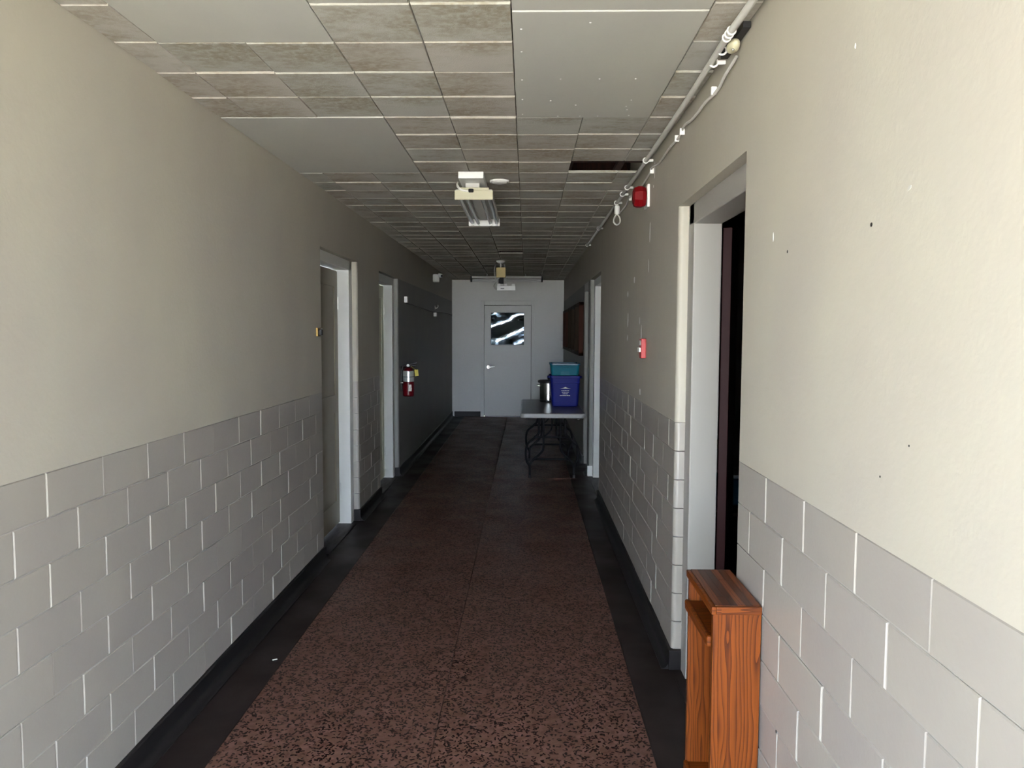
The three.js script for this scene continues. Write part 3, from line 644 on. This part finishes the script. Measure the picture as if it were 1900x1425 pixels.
// ------------------------------------------------------------------ left wall fittings
{
  const g = tag(group('door_hasp', 0, 1.612, 5.17), 'small bronze hasp and grey staple at the edge of the olive door opening', 'hasp');
  mesh('plate', cb(0, 0.012, -0.03, 0.03, -0.03, 0.045, 0.003), M.brass, g);
  mesh('lock', cb(0.010, 0.03, -0.022, 0.018, 0.0, 0.038, 0.004), M.black, g);
  mesh('staple', cb(0, 0.01, -0.028, 0.028, 0.05, 0.105, 0.003), M.metal, g);
}
{
  const g = tag(group('fire_extinguisher', 0.085, 0.885, 8.62), 'red fire extinguisher with silver label band hung on the left wall', 'fire extinguisher');
  const body = mesh('cylinder', lathe([[0, 0], [0.054, 0], [0.062, 0.008], [0.0635, 0.02], [0.0635, 0.26], [0.058, 0.292], [0.040, 0.318], [0.022, 0.33], [0, 0.33]], 40), M.extRed, g);
  mesh('label_band', lathe([[0.0642, 0.17], [0.0642, 0.275], [0.060, 0.292]], 40), std(lin(0.66, 0.70, 0.72), 0.28, { metalness: 0.55 }), body).userData.label = 'silvery label band';
  mesh('label_stripe', lathe([[0.0646, 0.222], [0.0646, 0.228]], 40), M.tealDark, body);
  mesh('inspection_sticker', new THREE.CylinderGeometry(0.0645, 0.0645, 0.075, 12, 1, true, 0.15, 0.55).translate(0, 0.10, 0), M.paper, body);
  const v = mesh('valve', lathe([[0, 0.325], [0.022, 0.325], [0.02, 0.345], [0.016, 0.37], [0, 0.372]], 20), M.black, g);
  mesh('gauge', rod(new THREE.Vector3(0, 0.352, 0.015), new THREE.Vector3(0, 0.352, 0.034), 0.016), M.enamel, v);
  mesh('lever', cb(-0.012, 0.105, 0.372, 0.386, -0.012, 0.012, 0.004, 2).rotateZ(0.2).translate(0.07, -0.012, 0), M.black, v);
  mesh('carry_handle', cb(0.01, 0.085, 0.345, 0.358, -0.011, 0.011, 0.004, 2), M.black, v);
  mesh('hose', tube([new THREE.Vector3(-0.015, 0.352, 0), new THREE.Vector3(-0.055, 0.345, 0.01), new THREE.Vector3(-0.074, 0.28, 0.02), new THREE.Vector3(-0.076, 0.16, 0.02), new THREE.Vector3(-0.075, 0.08, 0.02)], 0.0105, 40, 10), M.black, g);
  mesh('hose_clip', cb(-0.085, -0.05, 0.15, 0.162, -0.03, 0.0, 0.003), M.enamel, g);
  mesh('tag', cb(-0.02, 0.022, -0.075, 0.0, -0.001, 0.001, 0.0008).rotateZ(0.12).translate(0.088, 0.305, 0.01), M.yellow, g).userData.label = 'yellow inspection tag';
  mesh('tag_string', rod(new THREE.Vector3(0.03, 0.345, 0), new THREE.Vector3(0.088, 0.30, 0.01), 0.002, 6), M.yellow, g);
  mesh('bracket', [cb(-0.085, -0.066, 0.06, 0.34, -0.02, 0.02, 0.003), cb(-0.085, 0.0, 0.325, 0.335, -0.014, 0.014, 0.003)], M.darkSteel, g);
}
{
  const g = tag(group('security_camera', 0, 2.43, 11.6), 'white security camera on its wall mount near the ceiling at the left', 'security camera');
  const m = lathe([[0, 0], [0.046, 0], [0.05, 0.02], [0.05, 0.10], [0.042, 0.115], [0, 0.12]], 24); m.translate(0.05, -0.06, 0);
  mesh('mount', m, M.plastic, g);
  const b = new THREE.CapsuleGeometry(0.03, 0.06, 6, 18); b.rotateX(Math.PI / 2); b.rotateY(0.5); b.rotateX(0.15); b.translate(0.115, 0.035, 0.03);
  const body = mesh('camera_body', b, M.enamel, g);
  mesh('arm', rod(new THREE.Vector3(0.07, 0.0, 0), new THREE.Vector3(0.11, 0.03, 0.01), 0.012), M.darkSteel, g);
  const ln = new THREE.SphereGeometry(0.017, 14, 10); ln.translate(0.142, 0.027, 0.078); mesh('lens', ln, M.black, body);
}
{
  const wire = tag(group('wall_wire'), 'thin dark wire running along the far left wall below the camera', 'wire');
  mesh('wire', tube([V(0.006, 1.952, 8.95), V(0.006, 1.935, 10.2), V(0.006, 1.915, 11.5), V(0.006, 1.93, 12.4), V(0.006, 1.94, 13.6), V(0.006, 1.94, 14.5)], 0.007, 60, 8), M.darkSteel, wire);
  const mk = (name, label, y, d, w, h, t) => { const g = tag(group(name, 0, y, d), label, 'wall box'); mesh('cover', cb(0, t, -h / 2, h / 2, -w / 2, w / 2, 0.005, 2), M.plastic, g); mesh('screw', rod(new THREE.Vector3(t - 0.001, 0, 0), new THREE.Vector3(t + 0.002, 0, 0), 0.005, 8), M.metal, g); return g; };
  mk('wall_box', 'white box on the left wall above the fire extinguisher', 1.99, 8.9, 0.06, 0.07, 0.038);
  mk('wall_box', 'white box just below the dark wire under the security camera', 1.882, 11.7, 0.06, 0.06, 0.045);
  const s = tag(group('wall_hook', 0, 1.99, 11.85), 'small grey hook on the left wall between camera and wire', 'hook');
  mesh('hook', [cb(0, 0.006, -0.03, 0.03, -0.015, 0.015, 0.002), tube([new THREE.Vector3(0, 0.0, 0), new THREE.Vector3(0.03, -0.005, 0), new THREE.Vector3(0.05, 0.02, 0), new THREE.Vector3(0.045, 0.045, 0)], 0.007, 16, 8)], M.tray, s);
}

// ------------------------------------------------------------------ right wall: notice board, thermostat
{
  const g = tag(group('notice_board'), 'long wooden notice board with dark posts on the far right wall', 'notice board');
  const y0 = 1.33, y1 = 1.99, a = 9.42, b = 13.50;
  mesh('panel', bx(W - 0.012, W, y0, y1, a, b), M.cork, g);
  for (const y of [y0, y1 - 0.04]) mesh('rail', metric(cb(W - 0.06, W, y, y + 0.04, a, b, 0.004), 0, 0, true), M.darkPost, g);
  for (const d of [9.42, 10.2, 11.0, 11.85, 12.7, 13.45]) mesh('post', metric(cb(W - 0.062, W - 0.002, y0, y1, d, d + 0.05, 0.004)), d < 10 || d > 12 ? M.redPost : M.darkPost, g);
  for (const [d, y] of [[10.9, 1.78], [10.9, 1.62]]) mesh('pinned_note', cb(W - 0.016, W - 0.011, y - 0.03, y + 0.03, d - 0.04, d + 0.04, 0.001), M.paper, g);
}
{
  const g = tag(group('thermostat', W, 1.40, 13.66), 'small white control box at the far end of the notice board', 'thermostat');
  mesh('cover', cb(-0.085, -0.062, -0.06, 0.06, -0.05, 0.05, 0.006, 2), M.plastic, g);
  mesh('back_box', cb(-0.062, 0, -0.05, 0.05, -0.04, 0.04, 0.004), M.enamel, g);
}

// ------------------------------------------------------------------ folding table and what stands on it
const TAB = { x0: 1.36, x1: 2.06, d0: 8.12, d1: 9.86, top: 0.75 };
{
  const { x0, x1, d0, d1, top } = TAB, cx = (x0 + x1) / 2, g = tag(group('folding_table'), 'grey topped folding table with black wishbone legs by the right wall', 'table');
  const s = new THREE.Shape(), r = 0.05, w = x1 - x0, l = d1 - d0;
  s.moveTo(-w / 2 + r, -l / 2); s.lineTo(w / 2 - r, -l / 2); s.absarc(w / 2 - r, -l / 2 + r, r, -Math.PI / 2, 0); s.lineTo(w / 2, l / 2 - r); s.absarc(w / 2 - r, l / 2 - r, r, 0, Math.PI / 2); s.lineTo(-w / 2 + r, l / 2); s.absarc(-w / 2 + r, l / 2 - r, r, Math.PI / 2, Math.PI); s.lineTo(-w / 2, -l / 2 + r); s.absarc(-w / 2 + r, -l / 2 + r, r, Math.PI, Math.PI * 1.5);
  const t = new THREE.ExtrudeGeometry(s, { depth: 0.030, bevelEnabled: true, bevelThickness: 0.010, bevelSize: 0.010, bevelOffset: -0.010, bevelSegments: 4, curveSegments: 8 });
  t.rotateX(-Math.PI / 2); t.translate(cx, top - 0.0405, -(d0 + d1) / 2);
  mesh('table_edge', t, M.tableEdgeLit, g);
  const tp = new THREE.ExtrudeGeometry(s, { depth: 0.0015, bevelEnabled: true, bevelThickness: 0.001, bevelSize: 0.001, bevelOffset: -0.014, bevelSegments: 1, curveSegments: 8 });
  tp.rotateX(-Math.PI / 2); tp.translate(cx, top - 0.0012, -(d0 + d1) / 2);
  mesh('table_top', tp, M.tableTopShade, g);  // thin sheet carrying the painted shade of the top
  mesh('side_rail', cb(x0 + 0.06, x0 + 0.085, top - 0.075, top - 0.048, d0 + 0.1, d1 - 0.1, 0.003), M.darkSteel, g);
  mesh('side_rail', cb(x1 - 0.085, x1 - 0.06, top - 0.075, top - 0.048, d0 + 0.1, d1 - 0.1, 0.003), M.darkSteel, g);
  const R = 0.0135;
  for (const d of [8.42, 9.54]) {
    mesh('leg_hinge_bar', rod(V(x0 + 0.07, top - 0.062, d), V(x1 - 0.07, top - 0.062, d), R), M.darkSteel, g);
    for (const q of [-1, 1]) {
      const P = (o, y) => V(cx + q * o, y, d);
      mesh('leg', [tube([P(0.145, 0.70), P(0.145, 0.56), P(0.148, 0.50), P(0.195, 0.445), P(0.265, 0.385), P(0.285, 0.33), P(0.287, 0.24), P(0.275, 0.18), P(0.248, 0.13), P(0.245, 0.10), P(0.245, 0.012)], R, 60, 10)], M.darkSteel, g);
      mesh('leg_brace', tube([P(0.095, 0.70), P(0.095, 0.36), P(0.10, 0.315), P(0.125, 0.275), P(0.20, 0.205), P(0.235, 0.165), P(0.245, 0.12)], R * 0.95, 50, 10), M.darkSteel, g);
      mesh('foot_cap', rod(V(cx + q * 0.245, 0, d), V(cx + q * 0.245, 0.03, d), 0.017), M.black, g);
    }
    for (const y of [0.455, 0.21]) mesh('cross_bar', rod(V(cx - 0.2, y, d), V(cx + 0.2, y, d), R * 0.9), M.darkSteel, g);
    mesh('fold_brace', tube([V(cx - 0.09, 0.455, d), V(cx - 0.02, 0.52, d + (d < 9 ? 0.02 : -0.02)), V(cx, 0.56, d + (d < 9 ? 0.06 : -0.06)), V(cx, 0.69, d + (d < 9 ? 0.34 : -0.34))], 0.009, 30, 8), M.darkSteel, g);
  }
}
// tapered open box: outer wall, inner wall and floor
function tub(w0, l0, w1, l1, h, t = 0.004, r = 0.03) {
  const ring = (w, l, rad) => { const o = []; for (const [sx, sz, a0] of [[1, 1, 0], [-1, 1, 1], [-1, -1, 2], [1, -1, 3]]) for (let i = 0; i <= 4; i++) { const a = (a0 + i / 4) * Math.PI / 2; o.push([sx * (w / 2 - rad) + rad * Math.cos(a), sz * (l / 2 - rad) + rad * Math.sin(a)]); } return o; };
  const levels = [[ring(w0 - 0.02, l0 - 0.02, r), 0], [ring(w0, l0, r), 0.01], [ring(w1, l1, r), h], [ring(w1 - 2 * t, l1 - 2 * t, r), h], [ring(w0 - 2 * t, l0 - 2 * t, r), 0.012]];
  const pos = [], n = levels[0][0].length, P = (k, i) => { const [x, z] = levels[k][0][i % n]; return [x, levels[k][1], z]; };
  for (let k = 0; k + 1 < levels.length; k++) for (let i = 0; i < n; i++) pos.push(...P(k, i), ...P(k + 1, i), ...P(k + 1, i + 1), ...P(k, i), ...P(k + 1, i + 1), ...P(k, i + 1));
  for (let i = 1; i + 1 < n; i++) { pos.push(...P(0, 0), ...P(0, i), ...P(0, i + 1)); pos.push(...P(4, 0), ...P(4, i + 1), ...P(4, i)); }
  const g = new THREE.BufferGeometry(); g.setAttribute('position', new THREE.BufferAttribute(new Float32Array(pos), 3));
  return metric(toCreasedNormals(g, 0.7));
}
function rim(w, l, y, h, over, t = 0.012, r = 0.035) {
  const s = new THREE.Shape(), rect = (p, W2, L2, R) => { p.moveTo(-W2 + R, -L2); p.lineTo(W2 - R, -L2); p.absarc(W2 - R, -L2 + R, R, -Math.PI / 2, 0); p.lineTo(W2, L2 - R); p.absarc(W2 - R, L2 - R, R, 0, Math.PI / 2); p.lineTo(-W2 + R, L2); p.absarc(-W2 + R, L2 - R, R, Math.PI / 2, Math.PI); p.lineTo(-W2, -L2 + R); p.absarc(-W2 + R, -L2 + R, R, Math.PI, Math.PI * 1.5); };
  rect(s, w / 2 + over, l / 2 + over, r); const hole = new THREE.Path(); rect(hole, w / 2 - t + over, l / 2 - t + over, r - 0.006); s.holes.push(hole);
  const g = new THREE.ExtrudeGeometry(s, { depth: h - 0.006, bevelEnabled: true, bevelThickness: 0.003, bevelSize: 0.003, bevelOffset: -0.003, bevelSegments: 2, curveSegments: 6 });
  g.rotateX(-Math.PI / 2); g.translate(0, y + 0.003, 0); return g;
}
{
  const L = 0.44, g = tag(group('recycling_bin', 1.876, TAB.top + 0.0016, 8.85 + L / 2), 'blue recycling bin with white print on the folding table', 'bin');
  mesh('body', tub(0.305, L - 0.05, 0.345, L, 0.352), M.blue, g);
  mesh('rim', rim(0.345, L, 0.335, 0.026, 0.010), M.blue, g);
  mesh('step', rim(0.336, L - 0.01, 0.272, 0.010, 0.004), M.blue, g);
  for (const s of [-1, 1]) mesh('handle', cb(s * 0.188 - 0.016, s * 0.188 + 0.016, 0.325, 0.35, -0.07, 0.07, 0.008, 2), M.blue, g);
  // flat white print on the near side: emblem over four lines of small lettering
  const fz = (y) => (L - 0.05) / 2 + (y / 0.352) * 0.025;
  const bar = (w, y, h, x = 0) => { const q = cb(-w / 2 + x, w / 2 + x, y - h / 2, y + h / 2, -0.0008, 0.0008, 0.0005); q.translate(0, 0, fz(y) + 0.0006); return q; };
  const sw = new THREE.Shape(); sw.moveTo(-0.068, 0); sw.quadraticCurveTo(-0.02, 0.006, 0, 0.02); sw.quadraticCurveTo(0.02, 0.006, 0.068, 0); sw.quadraticCurveTo(0, 0.004, -0.068, 0);
  const e = new THREE.ExtrudeGeometry(sw, { depth: 0.0012, bevelEnabled: false }); e.translate(0, 0.212, fz(0.212));
  mesh('print_emblem', e, M.paper, g);
  for (const [w, y] of [[0.095, 0.190], [0.082, 0.172], [0.062, 0.152], [0.125, 0.132]]) {
    const parts = []; let x = -w / 2; while (x < w / 2 - 0.004) { const k = Math.min(rr(0.006, 0.02), w / 2 - x); parts.push(bar(k, y, 0.0065, x + k / 2)); x += k + 0.004; }
    mesh('print_line', parts, M.paper, g);
  }
}
{
  const L = 0.40, g = tag(group('storage_tub', 1.872, TAB.top + 0.364, 8.86 + L / 2), 'teal plastic tub resting on top of the blue bin', 'tub');
  mesh('body', tub(0.318, L - 0.03, 0.338, L, 0.128), M.teal, g);
  mesh('rim', rim(0.338, L, 0.122, 0.022, 0.008), M.tealDark, g);
  mesh('front_recess', cb(-0.05, 0.05, 0.006, 0.072, -0.002, 0.002, 0.0015).rotateX(-0.06).translate(0, 0, (L - 0.03) / 2 + 0.006), M.teal, g);
  mesh('grip', cb(-0.05, 0.05, 0.086, 0.098, -0.006, 0.006, 0.004, 2).translate(0, 0, L / 2 - 0.002), M.teal, g);
}
{
  const g = tag(group('cooking_pot', 1.70, TAB.top + 0.0016, 9.52), 'tall stainless steel pot with black lid behind the blue bin', 'pot');
  mesh('body', lathe([[0, 0], [0.098, 0], [0.106, 0.006], [0.108, 0.02], [0.112, 0.235], [0.120, 0.242]], 48), M.steel, g);
  mesh('base_ring', lathe([[0.1, 0.0], [0.1085, 0.003], [0.109, 0.022], [0.106, 0.024]], 40), M.black, g);
  const lid = mesh('lid', lathe([[0.122, 0.238], [0.134, 0.242], [0.136, 0.262], [0.12, 0.272], [0.04, 0.276], [0, 0.276]], 48), M.black, g);
  mesh('lid_knob', lathe([[0, 0.276], [0.012, 0.276], [0.012, 0.288], [0.02, 0.292], [0.016, 0.304], [0, 0.306]], 20), M.black, lid);
  for (const s of [-1, 1]) mesh('handle', tube([new THREE.Vector3(s * 0.108, 0.2, 0.03), new THREE.Vector3(s * 0.14, 0.205, 0.025), new THREE.Vector3(s * 0.145, 0.205, 0), new THREE.Vector3(s * 0.14, 0.205, -0.025), new THREE.Vector3(s * 0.108, 0.2, -0.03)], 0.007, 24, 8), M.steel, g);
}
// a scrap of paper on the floor by the left border
{
  const m = mesh('paper_scrap', cb(-0.012, 0.012, 0, 0.003, -0.004, 0.004, 0.001), M.paper); m.position.set(0.19, 0.0, -3.64); m.rotation.y = 0.5;
  tag(m, 'tiny white paper scrap on the dark left floor border', 'litter');
}

renderer.render(scene, camera);
